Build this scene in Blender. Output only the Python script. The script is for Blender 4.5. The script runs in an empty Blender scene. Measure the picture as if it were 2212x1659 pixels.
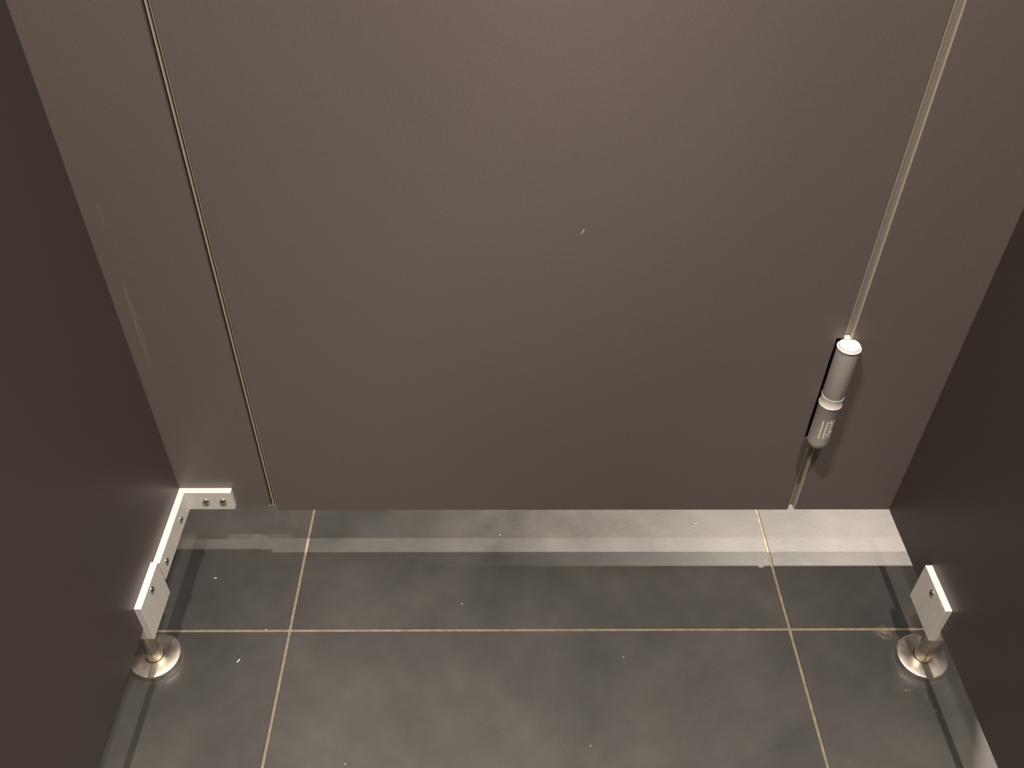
import bpy, bmesh, math, random
from mathutils import Matrix, Vector
random.seed(4)
C = bpy.context.scene.collection
S = bpy.context.scene

# ------------------------------------------------------------------ camera
cam_d = bpy.data.cameras.new('camera')
cam_d.sensor_width = 36.0
cam_d.lens = 31.365
cam_d.clip_start = 0.01
cam = bpy.data.objects.new('camera', cam_d)
C.objects.link(cam)

# world axes as seen by the camera (right, down, forward), from the vanishing points
PX, PY, F = 1106.0, 829.5, 1927.234
dn = Vector((1076 - PX, 2990 - PY, F)).normalized()
fw = Vector((1081 - PX, -890 - PY, F)).normalized()
rt = dn.cross(fw).normalized()
R = Matrix((rt, fw, -dn))                      # camera vector -> world vector
cx_, cy_, cz_ = R @ Vector((1, 0, 0)), R @ Vector((0, -1, 0)), R @ Vector((0, 0, -1))
M = Matrix(((cx_.x, cy_.x, cz_.x, 0), (cx_.y, cy_.y, cz_.y, 0), (cx_.z, cy_.z, cz_.z, 0.93214), (0, 0, 0, 1)))
cam.matrix_world = M
S.camera = cam

# ------------------------------------------------------------------ world, lights, exposure
w = bpy.data.worlds.new('world'); S.world = w; w.use_nodes = True
w.node_tree.nodes['Background'].inputs[0].default_value = (1.0, 0.88, 0.74, 1)
w.node_tree.nodes['Background'].inputs[1].default_value = 0.0
S.view_settings.view_transform = 'Standard'
S.view_settings.look = 'None'
S.view_settings.exposure = 0.0
S.view_settings.gamma = 1.0
S.view_settings.use_curve_mapping = False
WARM = (1.0, 0.865, 0.735)
LAMP_Z = 2.35
# name, x, y, disc diameter, watts, spread in degrees
LAMPS = [
    ('stall', -0.345, 0.158, 0.06, 10.6, 80),
    ('stall', -0.480, 0.158, 0.06, 9.0, 84),
    ('stall', 0.430, 0.158, 0.06, 12.6, 80),
    ('stall', 0.560, 0.158, 0.06, 16.0, 84),
    ('corridor', 0.52, 1.135, 0.07, 48.0, 88),
    ('corridor', 1.10, 1.76, 0.07, 6.0, 34),
]
for kind, x, y, dia, watts, spread in LAMPS:
    ld = bpy.data.lights.new('downlight_beam', 'AREA')
    ld.shape = 'DISK'; ld.size = dia; ld.energy = watts; ld.color = WARM
    ld.spread = math.radians(spread)
    lo = bpy.data.objects.new('downlight_beam', ld); C.objects.link(lo)
    lo.location = (x, y, LAMP_Z - 0.004)
    if kind == 'stall': lo.rotation_euler = (math.radians(0), 0, 0)   # gimbal aimed a little towards the door

    if x == 1.10: lo.rotation_euler = Vector((0.72 - x, 0.78 - y, -LAMP_Z)).to_track_quat('-Z', 'Y').to_euler()

# ------------------------------------------------------------------ materials
def mat(name, col, rough=0.5, metal=0.0, spec=0.5):
    m = bpy.data.materials.new(name); m.use_nodes = True
    b = m.node_tree.nodes['Principled BSDF']
    b.inputs['Base Color'].default_value = (*col, 1)
    b.inputs['Roughness'].default_value = rough
    b.inputs['Metallic'].default_value = metal
    b.inputs['Specular IOR Level'].default_value = spec
    return m
def nodes(m): return m.node_tree.nodes, m.node_tree.links, m.node_tree.nodes['Principled BSDF']
def noise(m, scale, detail=4, rough=0.6, vec='Object', stretch=None):
    n, l, b = nodes(m)
    tc = n.new('ShaderNodeTexCoord'); no = n.new('ShaderNodeTexNoise')
    no.inputs['Scale'].default_value = scale; no.inputs['Detail'].default_value = detail
    no.inputs['Roughness'].default_value = rough
    if stretch:
        mp = n.new('ShaderNodeMapping'); mp.inputs['Scale'].default_value = stretch
        l.new(tc.outputs[vec], mp.inputs[0]); l.new(mp.outputs[0], no.inputs[0])
    else: l.new(tc.outputs[vec], no.inputs[0])
    return no.outputs[0]
def ramp(m, src, stops):
    n, l, b = nodes(m)
    r = n.new('ShaderNodeValToRGB'); e = r.color_ramp.elements
    while len(e) < len(stops): e.new(0.5)
    for el, (p, c) in zip(e, stops):
        el.position = p; el.color = (*c, 1) if len(c) == 3 else c
    l.new(src, r.inputs[0]); return r.outputs[0]
def bump(m, src, strength, dist):
    n, l, b = nodes(m)
    bp = n.new('ShaderNodeBump'); bp.inputs['Strength'].default_value = strength
    bp.inputs['Distance'].default_value = dist
    l.new(src, bp.inputs['Height']); l.new(bp.outputs[0], b.inputs['Normal'])
def mix(m, fac, a, b_, blend='MIX'):
    n, l, b = nodes(m)
    x = n.new('ShaderNodeMix'); x.data_type = 'RGBA'; x.blend_type = blend
    for s, v in ((x.inputs[0], fac), (x.inputs[6], a), (x.inputs[7], b_)):
        if hasattr(v, 'is_output'): l.new(v, s)
        elif isinstance(v, (int, float)): s.default_value = v
        else: s.default_value = (*v, 1)
    return x.outputs[2]

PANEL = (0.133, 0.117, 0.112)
def segments_mask(m, segs):
    """thin scuffs: mask from distance to line segments lying in the panel's own xz plane"""
    n, l, b = nodes(m)
    tc = n.new('ShaderNodeTexCoord'); sx = n.new('ShaderNodeSeparateXYZ'); l.new(tc.outputs['Object'], sx.inputs[0])
    def mth(op, a, b_=None, clamp=False):
        q = n.new('ShaderNodeMath'); q.operation = op; q.use_clamp = clamp
        for i, v in enumerate((a, b_)):
            if v is None: continue
            if hasattr(v, 'is_output'): l.new(v, q.inputs[i])
            else: q.inputs[i].default_value = v
        return q.outputs[0]
    tot = None
    for (x0, z0, x1, z1, wd, st) in segs:
        dx, dz = x1 - x0, z1 - z0; L2 = dx * dx + dz * dz
        px, pz = mth('SUBTRACT', sx.outputs[0], x0), mth('SUBTRACT', sx.outputs[2], z0)
        t = mth('DIVIDE', mth('ADD', mth('MULTIPLY', px, dx), mth('MULTIPLY', pz, dz)), L2, True)
        ex, ez = mth('SUBTRACT', px, mth('MULTIPLY', t, dx)), mth('SUBTRACT', pz, mth('MULTIPLY', t, dz))
        d = mth('SQRT', mth('ADD', mth('MULTIPLY', ex, ex), mth('MULTIPLY', ez, ez)))
        k = mth('MULTIPLY', mth('SUBTRACT', 1.0, mth('DIVIDE', d, wd), True), st)
        tot = k if tot is None else mth('MAXIMUM', tot, k)
    return tot
def panel_mat(name, segs=None, PANEL=PANEL):
    m = mat(name, PANEL, 0.42, 0, 0.45)
    n, l, b = nodes(m)
    col = ramp(m, noise(m, 900, 2, 0.7), [(0.3, tuple(c * 0.93 for c in PANEL)), (0.7, tuple(c * 1.07 for c in PANEL))])
    big = ramp(m, noise(m, 3.0, 3, 0.5), [(0.3, (0.97, 0.97, 0.97)), (0.7, (1.03, 1.03, 1.03))])
    col = mix(m, 1.0, col, big, 'MULTIPLY')
    if segs: col = mix(m, segments_mask(m, segs), col, (0.62, 0.55, 0.52))
    l.new(col, b.inputs['Base Color'])
    bump(m, noise(m, 1400, 2, 0.5), 0.12, 0.0003)
    return m
M_door = panel_mat('charcoal_laminate_door', [(0.0775, 0.4800, 0.0790, 0.4835, 0.0012, 0.75), (0.0765, 0.4785, 0.0775, 0.4800, 0.0008, 0.3)])
M_left = panel_mat('charcoal_laminate_scuffed', [(-0.3713, 0.412, -0.3727, 0.354, 0.0011, 0.16), (-0.3727, 0.354, -0.3718, 0.310, 0.0012, 0.13),
                                        (-0.3690, 0.390, -0.3700, 0.335, 0.0010, 0.10), (-0.3699, 0.506, -0.3708, 0.481, 0.0008, 0.13)])
M_panel = panel_mat('charcoal_laminate')
M_side = panel_mat('charcoal_laminate_shade_darkened', None, (0.063, 0.050, 0.050))  # charcoal darkened so the side partitions' shade sits in the colour
M_core = mat('laminate_core_edge', (0.42, 0.39, 0.33), 0.35, 0, 0.5)
M_strip = mat('grey_seal_strip', (0.42, 0.385, 0.335), 0.5)
M_gap = mat('grey_gap_seal', (0.27, 0.255, 0.225), 0.5)
M_black = mat('black_gap_shade', (0.012, 0.011, 0.010), 0.7)  # near-black fill that paints the shade in the door gap and hinge notch

def alu(name, col, rough, metal):
    m = mat(name, col, rough, metal)
    bump(m, noise(m, 1800, 3, 0.6), 0.15, 0.0002)
    return m
M_alu = alu('satin_anodised_aluminium', (0.65, 0.645, 0.625), 0.42, 0.08)
M_hinge = alu('grey_hinge_barrel', (0.44, 0.43, 0.41), 0.40, 0.15)
M_cap = mat('pale_plastic_cap', (0.74, 0.72, 0.70), 0.35)
M_ink = mat('pale_print', (0.9, 0.88, 0.84), 0.6)
M_screw = mat('polished_screw_steel', (0.66, 0.62, 0.56), 0.16, 1.0)
M_socket = mat('screw_socket', (0.03, 0.028, 0.025), 0.6)
# brushed nickel discs with tarnish
M_steel = mat('brushed_stainless_steel', (0.72, 0.68, 0.63), 0.3, 1.0)
n, l, b = nodes(M_steel)
l.new(ramp(M_steel, noise(M_steel, 60, 4, 0.6), [(0.35, (0.56, 0.52, 0.47)), (0.65, (0.80, 0.76, 0.71))]), b.inputs['Base Color'])
l.new(ramp(M_steel, noise(M_steel, 35, 4, 0.6), [(0.3, (0.26,) * 3), (0.7, (0.40,) * 3)]), b.inputs['Roughness'])
M_pin = mat('polished_post', (0.86, 0.78, 0.65), 0.18, 1.0)

# tiles
def tile_mat(name, k):
    m = mat(name, (0.06, 0.06, 0.06), 0.5, 0, 0.45)
    n, l, b = nodes(m)
    clouds = ramp(m, noise(m, 5.5, 6, 0.62), [(0.32, (0.026 * k, 0.027 * k, 0.027 * k)), (0.68, (0.050 * k, 0.049 * k, 0.047 * k))])
    fine = ramp(m, noise(m, 45, 5, 0.7), [(0.25, (0.90,) * 3), (0.75, (1.10,) * 3)])
    grit = ramp(m, noise(m, 700, 2, 0.6), [(0.3, (0.93,) * 3), (0.7, (1.07,) * 3)])
    col = mix(m, 1.0, mix(m, 1.0, clouds, fine, 'MULTIPLY'), grit, 'MULTIPLY')
    # stray dust flecks
    tc = n.new('ShaderNodeTexCoord'); vo = n.new('ShaderNodeTexVoronoi'); vo.inputs['Scale'].default_value = 42
    l.new(tc.outputs['Object'], vo.inputs[0])
    dot = ramp(m, vo.outputs['Distance'], [(0.028, (1, 1, 1)), (0.042, (0, 0, 0))])
    sep = n.new('ShaderNodeSeparateColor'); l.new(vo.outputs['Color'], sep.inputs[0])
    pick = ramp(m, sep.outputs[0], [(0.90, (0, 0, 0)), (0.91, (1, 1, 1))])
    mk = mix(m, 1.0, dot, pick, 'MULTIPLY')
    col = mix(m, mk, col, (0.34, 0.31, 0.28))
    # worn-in marks of their own shape: a tan grout smear and dried dust in front of the right foot
    ge = n.new('ShaderNodeNewGeometry')
    no2 = n.new('ShaderNodeTexNoise'); no2.inputs['Scale'].default_value = 210; no2.inputs['Detail'].default_value = 4
    l.new(ge.outputs['Position'], no2.inputs[0])
    for cxy, rad, tint, st, th in (((0.4625, 0.597, 0), 0.012, (0.16, 0.125, 0.085), 0.75, 0.42), ((0.476, 0.519, 0), 0.022, (0.26, 0.24, 0.21), 0.6, 0.60),
                               ((0.492, 0.495, 0), 0.012, (0.26, 0.24, 0.21), 0.5, 0.62), ((-0.345, 0.50, 0), 0.05, (0.26, 0.24, 0.21), 0.45, 0.68)):
        vd = n.new('ShaderNodeVectorMath'); vd.operation = 'DISTANCE'; l.new(ge.outputs['Position'], vd.inputs[0]); vd.inputs[1].default_value = cxy
        mr = n.new('ShaderNodeMapRange'); mr.inputs[1].default_value = rad; mr.inputs[2].default_value = 0.0; mr.inputs[3].default_value = 0.0; mr.inputs[4].default_value = 1.0
        l.new(vd.outputs['Value'], mr.inputs[0])
        nr = ramp(m, no2.outputs[0], [(th, (0, 0, 0)), (th + 0.08, (1, 1, 1))])
        mu = n.new('ShaderNodeMath'); mu.operation = 'MULTIPLY'; l.new(mr.outputs[0], mu.inputs[0]); l.new(nr, mu.inputs[1])
        m2 = n.new('ShaderNodeMath'); m2.operation = 'MULTIPLY'; l.new(mu.outputs[0], m2.inputs[0]); m2.inputs[1].default_value = st
        col = mix(m, m2.outputs[0], col, tint)
    l.new(col, b.inputs['Base Color'])
    l.new(ramp(m, noise(m, 12, 4, 0.6), [(0.3, (0.34,) * 3), (0.7, (0.47,) * 3)]), b.inputs['Roughness'])
    bump(m, noise(m, 160, 5, 0.7), 0.25, 0.0005)
    return m
M_tile = tile_mat('slate_grey_porcelain', 1.0)
M_grout = mat('tan_grout', (0.22, 0.18, 0.125), 0.9)
n, l, b = nodes(M_grout)
l.new(ramp(M_grout, noise(M_grout, 120, 4, 0.7), [(0.3, (0.11, 0.092, 0.068)), (0.7, (0.20, 0.170, 0.125))]), b.inputs['Base Color'])
M_wallp = mat('cream_plaster', (0.55, 0.51, 0.46), 0.8)
M_wallt = mat('dark_wall_tile', (0.12, 0.11, 0.105), 0.5)
M_ceil = mat('white_ceiling', (0.60, 0.58, 0.55), 0.9)
M_crumb = mat('pale_crumb', (0.72, 0.66, 0.58), 0.8)
M_trim = mat('white_lamp_trim', (0.8, 0.8, 0.78), 0.4)
M_glow = bpy.data.materials.new('lamp_glass'); M_glow.use_nodes = True
bb = M_glow.node_tree.nodes['Principled BSDF']
bb.inputs['Emission Color'].default_value = (*WARM, 1); bb.inputs['Emission Strength'].default_value = 20.0

# ------------------------------------------------------------------ mesh helpers
def obj(name, bm, m, parent=None, loc=None, smooth=False, bevel=0, seg=2):
    me = bpy.data.meshes.new(name); bm.normal_update(); bm.to_mesh(me); bm.free()
    mats = m if isinstance(m, (list, tuple)) else [m]
    for q in mats: me.materials.append(q)
    if smooth:
        for p in me.polygons: p.use_smooth = True
    o = bpy.data.objects.new(name, me); C.objects.link(o)
    if loc: o.location = loc
    if parent: o.parent = parent
    if bevel:
        md = o.modifiers.new('bevel', 'BEVEL'); md.width = bevel; md.segments = seg; md.limit_method = 'ANGLE'; md.angle_limit = math.radians(40)
        md.harden_normals = False
    return o
def box(bm, x0, x1, y0, y1, z0, z1, mi=0):
    vs = [bm.verts.new((x, y, z)) for x in (x0, x1) for y in (y0, y1) for z in (z0, z1)]
    for f in ((0, 1, 3, 2), (4, 6, 7, 5), (0, 4, 5, 1), (2, 3, 7, 6), (0, 2, 6, 4), (1, 5, 7, 3)):
        q = bm.faces.new([vs[i] for i in f]); q.material_index = mi
    return bm
def boxm(*a): return box(bmesh.new(), *a)
def prism(pts, axis, a0, a1, mi_side=0):
    """extrude an outline; axis 'y': pts are (x,z); axis 'z': pts are (x,y); axis 'x': pts are (y,z)"""
    bm = bmesh.new()
    def P(p, a):
        return {'y': (p[0], a, p[1]), 'z': (p[0], p[1], a), 'x': (a, p[0], p[1])}[axis]
    A = [bm.verts.new(P(p, a0)) for p in pts]; B = [bm.verts.new(P(p, a1)) for p in pts]
    bm.faces.new(A); bm.faces.new(B[::-1])
    k = len(pts)
    for i in range(k):
        f = bm.faces.new((A[i], B[i], B[(i + 1) % k], A[(i + 1) % k])); f.material_index = mi_side
    bmesh.ops.recalc_face_normals(bm, faces=bm.faces[:])
    return bm
def lathe(prof, seg=64, close=False):
    """prof: (r, z) list"""
    bm = bmesh.new(); rings = []
    for r, z in prof:
        if r < 1e-6: rings.append([bm.verts.new((0, 0, z))])
        else: rings.append([bm.verts.new((r * math.cos(2 * math.pi * i / seg), r * math.sin(2 * math.pi * i / seg), z)) for i in range(seg)])
    if close: rings.append(rings[0])
    for a, b_ in zip(rings, rings[1:]):
        for i in range(seg):
            j = (i + 1) % seg
            q = [a[i % len(a)], a[j % len(a)], b_[j % len(b_)], b_[i % len(b_)]]
            q2 = []
            for v in q:
                if v not in q2: q2.append(v)
            if len(q2) >= 3: bm.faces.new(q2)
    bmesh.ops.recalc_face_normals(bm, faces=bm.faces[:])
    return bm
def empty(name, loc, label, cat, group=None):
    o = bpy.data.objects.new(name, None); o.empty_display_size = 0.05; C.objects.link(o); o.location = loc
    o['label'] = label; o['category'] = cat
    if group: o['group'] = group
    return o
def tag(o, label, cat, group=None):
    o['label'] = label; o['category'] = cat
    if group: o['group'] = group
    return o
def structure(o): o['kind'] = 'structure'; return o

# ------------------------------------------------------------------ measures (metres)
XL, XR, T = -0.3875, 0.4852, 0.012           # stall faces of the side partitions, panel thickness
ZB, ZT = 0.0805, 2.05                        # partition bottom and top
YF, YP = 0.7204, 0.7262                      # stall face of door and right pilaster / of left pilaster
DL, DR = -0.2732, 0.3580                     # door edges
RPL = 0.3655                                 # left edge of right pilaster
HX, HY, HR = 0.3632, 0.7135, 0.0118          # hinge barrel axis and radius

# ------------------------------------------------------------------ setting
GX = [-0.25 - 0.6 * 4, -0.25 - 0.6 * 3, -0.25 - 1.2, -0.25 - 0.6, -0.25, 0.35, 0.95, 1.55, 2.15, 2.75]
GY = [0.602 - 1.2, 0.602 - 0.6, 0.602, 1.202, 1.802, 2.402]
X0, X1, Y0, Y1, H = GX[0], GX[-1], GY[0], GY[-1], 2.39
floor = structure(obj('floor', boxm(X0, X1, Y0, Y1, -0.05, -0.0008), M_grout))
G = 0.0016
base = {}
tile_me = None
for i in range(len(GX) - 1):
    for j in range(len(GY) - 1):
        wx, wy = 0.6 - 2 * G, 0.6 - 2 * G
        if tile_me is None:
            t = obj('floor_tile', boxm(-wx / 2, wx / 2, -wy / 2, wy / 2, -0.008, 0.0), M_tile, floor, bevel=0.0006, seg=1)
            tile_me = t.data
        else:
            t = bpy.data.objects.new('floor_tile', tile_me); C.objects.link(t); t.parent = floor
            md = t.modifiers.new('bevel', 'BEVEL'); md.width = 0.0006; md.segments = 1
        t.location = ((GX[i] + GX[i + 1]) / 2, (GY[j] + GY[j + 1]) / 2, 0)
        t.rotation_euler = (0, 0, (0, math.pi)[(i * 3 + j) % 2])
structure(obj('wall_back', boxm(X0, X1, Y0 - 0.1, Y0, -0.05, H), M_wallp))
structure(obj('wall_front', boxm(X0, X1, Y1, Y1 + 0.1, -0.05, H), M_wallp))
structure(obj('wall_left', boxm(X0 - 0.1, X0, Y0 - 0.1, Y1 + 0.1, -0.05, H), M_wallp))
structure(obj('wall_right', boxm(X1, X1 + 0.1, Y0 - 0.1, Y1 + 0.1, -0.05, H), M_wallp))
structure(obj('ceiling', boxm(X0 - 0.1, X1 + 0.1, Y0 - 0.1, Y1 + 0.1, H, H + 0.1), M_ceil))

# downlight fixtures on the ceiling (out of frame, they carry the beams above)
words = ['small white downlight just inside the left partition', 'small white downlight just beyond the left partition',
         'small white downlight just inside the right partition', 'small white downlight just beyond the right partition',
         'small white corridor downlight nearest the cubicle door', 'small white corridor downlight beyond the door, farther right']
for (kind, x, y, dia, watts, spread), lb in zip(LAMPS, words):
    e = empty('downlight', (x, y, H), lb, 'lamp')
    r = dia / 2
    z1 = LAMP_Z - H
    obj('trim_ring', lathe([(r, z1), (r + 0.018, z1), (r + 0.020, z1 + 0.01), (r + 0.012, 0), (r, 0)], 48, True), M_trim, e, smooth=False)
    obj('lamp_glass', lathe([(0, z1 + 0.008), (r - 0.0005, z1 + 0.008), (r - 0.0005, z1 + 0.012), (0, z1 + 0.012)], 48), M_glow, e)

# ------------------------------------------------------------------ partitions
BV = 0.0009
# left side partition
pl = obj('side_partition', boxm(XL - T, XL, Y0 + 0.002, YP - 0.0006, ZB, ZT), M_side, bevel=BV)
tag(pl, 'charcoal side partition, coloured darker for shade, on the left, held by the L-shaped bracket', 'partition')
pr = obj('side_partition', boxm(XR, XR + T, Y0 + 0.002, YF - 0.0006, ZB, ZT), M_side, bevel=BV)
tag(pr, 'charcoal side partition, coloured darker for shade, on the right, with one foot and no bracket', 'partition')

# pilasters
lp = empty('pilaster', (0, YP, ZB), 'narrow charcoal front panel left of the door, faintly scuffed', 'panel')
def rel(o, root):
    o.parent = root; o.matrix_parent_inverse = Matrix.Translation(-Vector(root.location)); return o
rel(obj('panel_board', boxm(XL - 0.155, DL - 0.0076, YP, YP + T, ZB + 0.0035, ZT), M_left, bevel=BV), lp)
bm = boxm(DL - 0.0052, DL - 0.0030, YP - 0.0030, YP + 0.004, ZB + 0.0045, ZT)
box(bm, DL - 0.0052, DL + 0.010, YP + 0.0085, YP + 0.0115, ZB + 0.0060, ZT)
box(bm, DL - 0.0052, DL - 0.0030, YP + 0.004, YP + 0.0085, ZB + 0.0045, ZT)
ss = rel(obj('seal_strip', bm, M_strip), lp); ss['label'] = 'pale grey seal strip along the door edge'
rel(obj('groove_shade_fill', boxm(DL - 0.0076, DL - 0.0053, YP + 0.004, YP + T, ZB + 0.0035, ZT), M_black), lp)  # black filler box, paints the shade of the open gap

rp = empty('pilaster', (0, YF, ZB), 'narrow charcoal front panel right of the door, beside the hinge', 'panel')
rel(obj('panel_board', boxm(RPL + 0.0017, XR + 0.155, YF, YF + T, ZB, ZT), M_panel, bevel=BV), rp)
e_ = rel(obj('panel_edge', boxm(RPL, RPL + 0.0017, YF, YF + T, ZB + 0.001, ZT), M_core, bevel=0.0004), rp)
bm = boxm(DR + 0.0022, RPL - 0.0002, YF + 0.0045, YF + T - 0.001, ZB + 0.0045, 0.1990)
box(bm, DR + 0.0022, RPL - 0.0002, YF + 0.0045, YF + T - 0.001, 0.3560, ZT)
gs = rel(obj('gap_seal', bm, M_gap), rp)
gs['label'] = 'pale grey seal strip inside the hinge gap'
e_['label'] = 'paler exposed edge of the panel'

# door with a notch cut for the hinge barrel
dr = empty('cubicle_door', (0, YF, ZB), 'wide charcoal cubicle door filling the middle, hinged on the right', 'door')
z0n, z1n = 0.2065, 0.3535
nx = HX - HR - 0.0006
out = [(DL, ZB - 0.0003), (DR, ZB - 0.0003), (DR, z0n), (nx, z0n), (nx, z1n), (DR, z1n), (DR, ZT - 0.004), (DL, ZT - 0.004)]
bm = boxm(DL - 0.0007, DL - 0.0001, YF + 0.0003, YF + T - 0.0003, ZB + 0.0004, ZT - 0.005)
box(bm, DR + 0.0001, DR + 0.0008, YF + 0.0003, YF + T - 0.0003, ZB + 0.0004, z0n - 0.006)
box(bm, DR + 0.0001, DR + 0.0008, YF + 0.0003, YF + T - 0.0003, z1n + 0.006, ZT - 0.005)
eb = rel(obj('edge_band', bm, M_core), dr); eb['label'] = 'paler bare edge of the door'
rel(obj('door_leaf', prism(out, 'y', YF, YF + T), M_door, bevel=BV), dr)

# ------------------------------------------------------------------ screws
def screw_parts(root_name, pos, normal, parent, r=0.0042):
    """a domed socket-head screw sitting on a face; head and socket"""
    h = 0.0024
    prof = [(r, 0.0), (r, 0.0006)] + [(r * math.cos(a), 0.0006 + (h - 0.0006) * math.sin(a)) for a in [math.radians(d) for d in (15, 30, 45, 58, 66)]]
    ri = prof[-1][0]
    prof += [(ri * 0.98, prof[-1][1] - 0.0011), (0, prof[-1][1] - 0.0011)]
    bm = lathe(prof, 28)
    o = obj(root_name, bm, M_screw, parent, smooth=True)
    s = obj('socket', lathe([(0, prof[-1][1] + 0.0003), (ri * 0.93, prof[-1][1] + 0.0003), (ri * 0.93, prof[-1][1] + 0.0001), (0, prof[-1][1] + 0.0001)], 6), M_socket, o)
    q = Vector((0, 0, 1)).rotation_difference(Vector(normal))
    o.rotation_mode = 'QUATERNION'; o.rotation_quaternion = q
    o.location = Vector(pos) - Vector(parent.location)
    return o

# ------------------------------------------------------------------ corner bracket (L)
TB = 0.008
z0, z1 = 0.0845, 0.1150
ybk = YP                                       # front leg lies on left pilaster
br = empty('corner_bracket', (XL, ybk, z0), 'satin aluminium L-shaped bracket in the left corner, two screws per leg', 'bracket')
pts = [(XL, 0.6145), (XL + TB, 0.6145), (XL + TB, ybk - TB), (-0.3242, ybk - TB), (-0.3242, ybk), (XL, ybk)]
o = rel(obj('bracket_body', prism(pts, 'z', z0, z1), M_alu, bevel=0.0005), br)
for x in (-0.3565, -0.3358): screw_parts('screw', (x, ybk - TB, 0.0997), (0, -1, 0), br)
for y in (0.6898, 0.6285): screw_parts('screw', (XL + TB, y, 0.1000), (1, 0, 0), br)

# ------------------------------------------------------------------ feet
def foot(side, xface, xp, yp, ya, yb, ztop, sy, sz, label):
    """side +1: wall on the right (plate faces -x); -1: wall on the left"""
    s = side
    e = empty('partition_foot', (xp, yp, 0), label, 'foot', 'partition feet')
    L = lambda x, y, z: (x - xp, y - yp, z)
    zb = 0.0635
    xi, xo = xface - s * TB, xface                      # inner (stall) and wall face of plate
    # plate on the partition face, turned under its bottom edge towards the post
    xs = [xi, xface, xface, xface + s * 0.009, xface + s * 0.009, xi]
    zs = [ztop, ztop, ZB - 0.0006, ZB - 0.0006, zb, zb]
    pts2 = [(x, z) for x, z in zip(xs, zs)]
    bm = prism(pts2, 'y', ya, yb)
    for v in bm.verts: v.co.x -= xp; v.co.y -= yp
    obj('clamp_plate', bm, M_alu, e, bevel=0.0005)
    sc = screw_parts('screw', (xi, sy, sz), (-s, 0, 0), e)
    rp_ = 0.0095
    obj('post', lathe([(0, 0.002), (rp_, 0.002), (rp_, 0.061), (rp_ - 0.0006, 0.0617), (rp_ - 0.0006, zb - 0.0001), (0, zb - 0.0001)], 48), M_pin, e, smooth=True)
    po = e.children[-1] if False else [c for c in e.children if c.name.startswith('post')][0]
    ri, ro, h = 0.0101, 0.0292, 0.0115
    prof = [(ri, h - 0.0006), (ri + 0.0005, h), (ro - 0.0024, h), (ro - 0.0010, h - 0.0005), (ro - 0.0002, h - 0.0014), (ro, h - 0.0024), (ro, 0.0004), (ri, 0.0004)]
    d = obj('base_disc', lathe(prof, 96, True), M_steel, e)
    for f in d.data.polygons: f.use_smooth = True
    for o_ in (d, po):
        md = o_.modifiers.new('edges', 'EDGE_SPLIT'); md.split_angle = math.radians(50)
    # thin bead of sealant where the disc meets the tile
    obj('sealant_bead', lathe([(ro - 0.001, 0.0001), (ro + 0.0012, 0.0001), (ro + 0.0004, 0.0012), (ro - 0.001, 0.0012)], 96, True), M_bead, e)
    return e
M_bead = mat('dull_sealant', (0.07, 0.062, 0.055), 0.45)
fr_ = foot(1, XR, 0.4920, 0.5590, 0.5455, 0.6060, 0.1205, 0.5757, 0.1105, 'steel partition foot under the right wall, alone, with pale flecks on its plate')
for (ya_, za_), (yb_, zb_) in (((0.5616, 0.0953), (0.5563, 0.0972)), ((0.5585, 0.1165), (0.5515, 0.1172))):
    a_ = Vector((XR - TB - 0.00008, ya_, za_)); b_ = Vector((XR - TB - 0.00008, yb_, zb_)); sd = Vector((0, (b_ - a_).z, -(b_ - a_).y)).normalized() * 0.0005
    mid = (a_ + b_) / 2
    bm = bmesh.new()
    top = [bm.verts.new(p - Vector(fr_.location)) for p in (a_, mid + sd, b_, mid - sd)]
    bot = [bm.verts.new(v.co + Vector((0.0002, 0, 0))) for v in top]
    bm.faces.new(top); bm.faces.new(bot[::-1])
    for i in range(4): bm.faces.new((top[i], bot[i], bot[(i + 1) % 4], top[(i + 1) % 4]))
    bmesh.ops.recalc_face_normals(bm, faces=bm.faces[:])
    obj('paint_fleck', bm, M_cap, fr_)
foot(-1, XL, -0.3960, 0.5625, 0.5505, 0.6120, 0.1205, 0.5813, 0.1115, 'steel partition foot under the left wall, its plate meeting the corner bracket')

# ------------------------------------------------------------------ hinge
hg = empty('door_hinge', (HX, HY, 0.205), 'grey barrel hinge with pale cap and printed lower half, right of the door', 'hinge')
def hp(name, prof, m, seg=64, split=35):
    bm = lathe([(r, z - 0.205) for r, z in prof], seg)
    o = obj(name, bm, m, hg, smooth=True)
    md = o.modifiers.new('edges', 'EDGE_SPLIT'); md.split_angle = math.radians(split)
    return o
r = HR
hp('lower_barrel', [(0, 0.2040), (r * 0.55, 0.2045), (r * 0.85, 0.2065), (r * 0.97, 0.2100), (r, 0.2140), (r, 0.2665), (r + 0.0008, 0.2685), (r + 0.0009, 0.2692), (r + 0.0004, 0.2696), (0, 0.2696)], M_hinge)
hp('middle_ring', [(0, 0.2697), (r + 0.0002, 0.2697), (r - 0.0002, 0.2712), (r - 0.0004, 0.2750), (r - 0.0001, 0.2795), (r + 0.0003, 0.2812), (0, 0.2812)], M_cap)['label'] = 'pale plastic ring between the barrel halves'
hp('upper_barrel', [(0, 0.2813), (r - 0.0002, 0.2813), (r, 0.2820), (r, 0.3470), (0, 0.3470)], M_hinge)
hp('end_cap', [(0, 0.3471), (r + 0.0007, 0.3471), (r + 0.0007, 0.3480), (r - 0.0004, 0.3486), (r - 0.0010, 0.3508), (r - 0.0022, 0.3516), (0, 0.3520)], M_cap, split=25)['label'] = 'pale domed plastic cap on the barrel'
rel(obj('notch_shade_fill', boxm(nx + 0.0002, DR - 0.0002, YF + 0.004, YF + T - 0.001, z0n + 0.0002, z1n - 0.0002), M_black), hg)  # added black block, paints the shade inside the hinge notch
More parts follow.
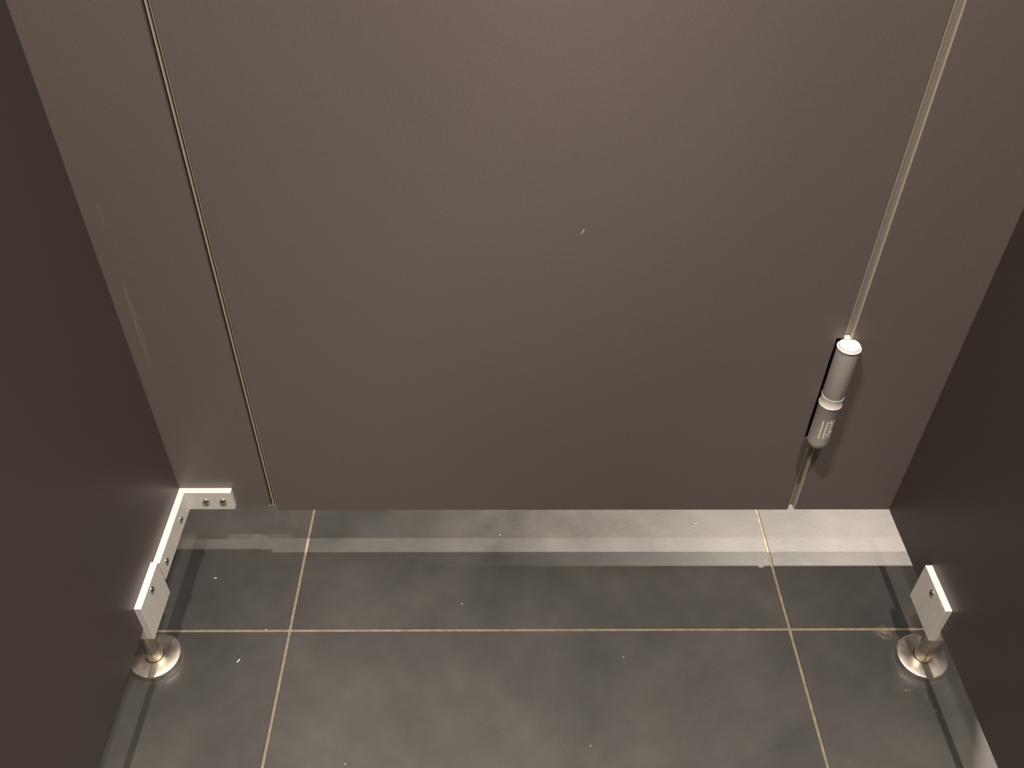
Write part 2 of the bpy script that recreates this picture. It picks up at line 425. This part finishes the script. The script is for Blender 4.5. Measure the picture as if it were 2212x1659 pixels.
lf = rel(obj('hinge_leaf', boxm(DR + 0.0004, RPL - 0.0006, YF - 0.001, YF + T - 0.001, 0.2000, 0.3545), M_cap), hg)
# printed lettering wrapped on the lower barrel
def wrapped_text(txt, size, theta_top, z_start, z_len, name):
    cu = bpy.data.curves.new('lettering', 'FONT'); cu.body = txt; cu.size = 1.0
    cu.resolution_u = 3; cu.offset = 0.02
    to = bpy.data.objects.new('lettering', cu); C.objects.link(to)
    bpy.context.view_layer.update()
    dg = bpy.context.evaluated_depsgraph_get()
    me = bpy.data.meshes.new_from_object(to.evaluated_get(dg))
    bpy.data.objects.remove(to)
    xs = [v.co.x for v in me.vertices]; ys = [v.co.y for v in me.vertices]
    x0_, x1_, y0_, y1_ = min(xs), max(xs), min(ys), max(ys)
    bm = bmesh.new(); bm.from_mesh(me)
    bmesh.ops.triangulate(bm, faces=bm.faces[:])
    bmesh.ops.subdivide_edges(bm, edges=[e for e in bm.edges if e.calc_length() > 0.15], cuts=1)
    rr = HR + 0.00015
    for v in bm.verts:
        u = (v.co.x - x0_) / (x1_ - x0_); h_ = (v.co.y - y0_) / (y1_ - y0_)
        # reading downwards, tops of the letters to the right (towards larger angle)
        th = theta_top - (1 - h_) * size / HR
        v.co = Vector((rr * math.cos(th), rr * math.sin(th), z_start - u * z_len - 0.205))
    bmesh.ops.recalc_face_normals(bm, faces=bm.faces[:])
    return obj(name, bm, M_ink, hg)
view = math.atan2(-HY, -HX) + 2 * math.pi              # direction from barrel to camera
wrapped_text('SANITEC', 0.0058, view + math.radians(60), 0.2525, 0.0285, 'lettering')
for k, (t0, h_) in enumerate(((26, 0.0022), (3, 0.0018))):       # two rows too small to read in the photo
    bm = bmesh.new(); z = 0.2505; rr = HR + 0.00015
    while z > 0.2245:
        wl = random.choice((0.0008, 0.0011, 0.0013))
        a0 = view + math.radians(t0); a1 = a0 - h_ * random.uniform(0.8, 1.0) / HR
        vs = [bm.verts.new((rr * math.cos(a), rr * math.sin(a), zz - 0.205)) for a, zz in ((a0, z), (a1, z), (a1, z - wl), (a0, z - wl))]
        bm.faces.new(vs); z -= wl + 0.0004
    obj('small_print', bm, M_ink, hg)

# ------------------------------------------------------------------ crumbs on the tiles
def crumb(x, y, ln, wd, rot, label):
    bm = bmesh.new(); bmesh.ops.create_icosphere(bm, subdivisions=2, radius=1)
    for v in bm.verts:
        k = 1 + random.uniform(-0.18, 0.18)
        v.co = Vector((v.co.x * ln / 2 * k, v.co.y * wd / 2 * k + 0.15 * wd * math.sin(v.co.x * 2), v.co.z * wd * 0.30 * k))
    o = obj('crumb', bm, M_crumb, None, (x, y, wd * 0.28 ), smooth=True); o.rotation_euler = (0, 0, rot)
    return tag(o, label, 'crumb', 'stray crumbs on the floor')
crumb(-0.3024, 0.5614, 0.0062, 0.0014, 0.95, 'largest pale crumb, a slanting sliver in front of the left foot')
crumb(-0.3567, 0.6776, 0.0042, 0.0012, -0.15, 'pale level sliver between the bracket and the left grout line')
crumb(-0.2783, 0.6026, 0.0022, 0.0016, 0.3, 'tiny pale crumb lying on the cross grout line')
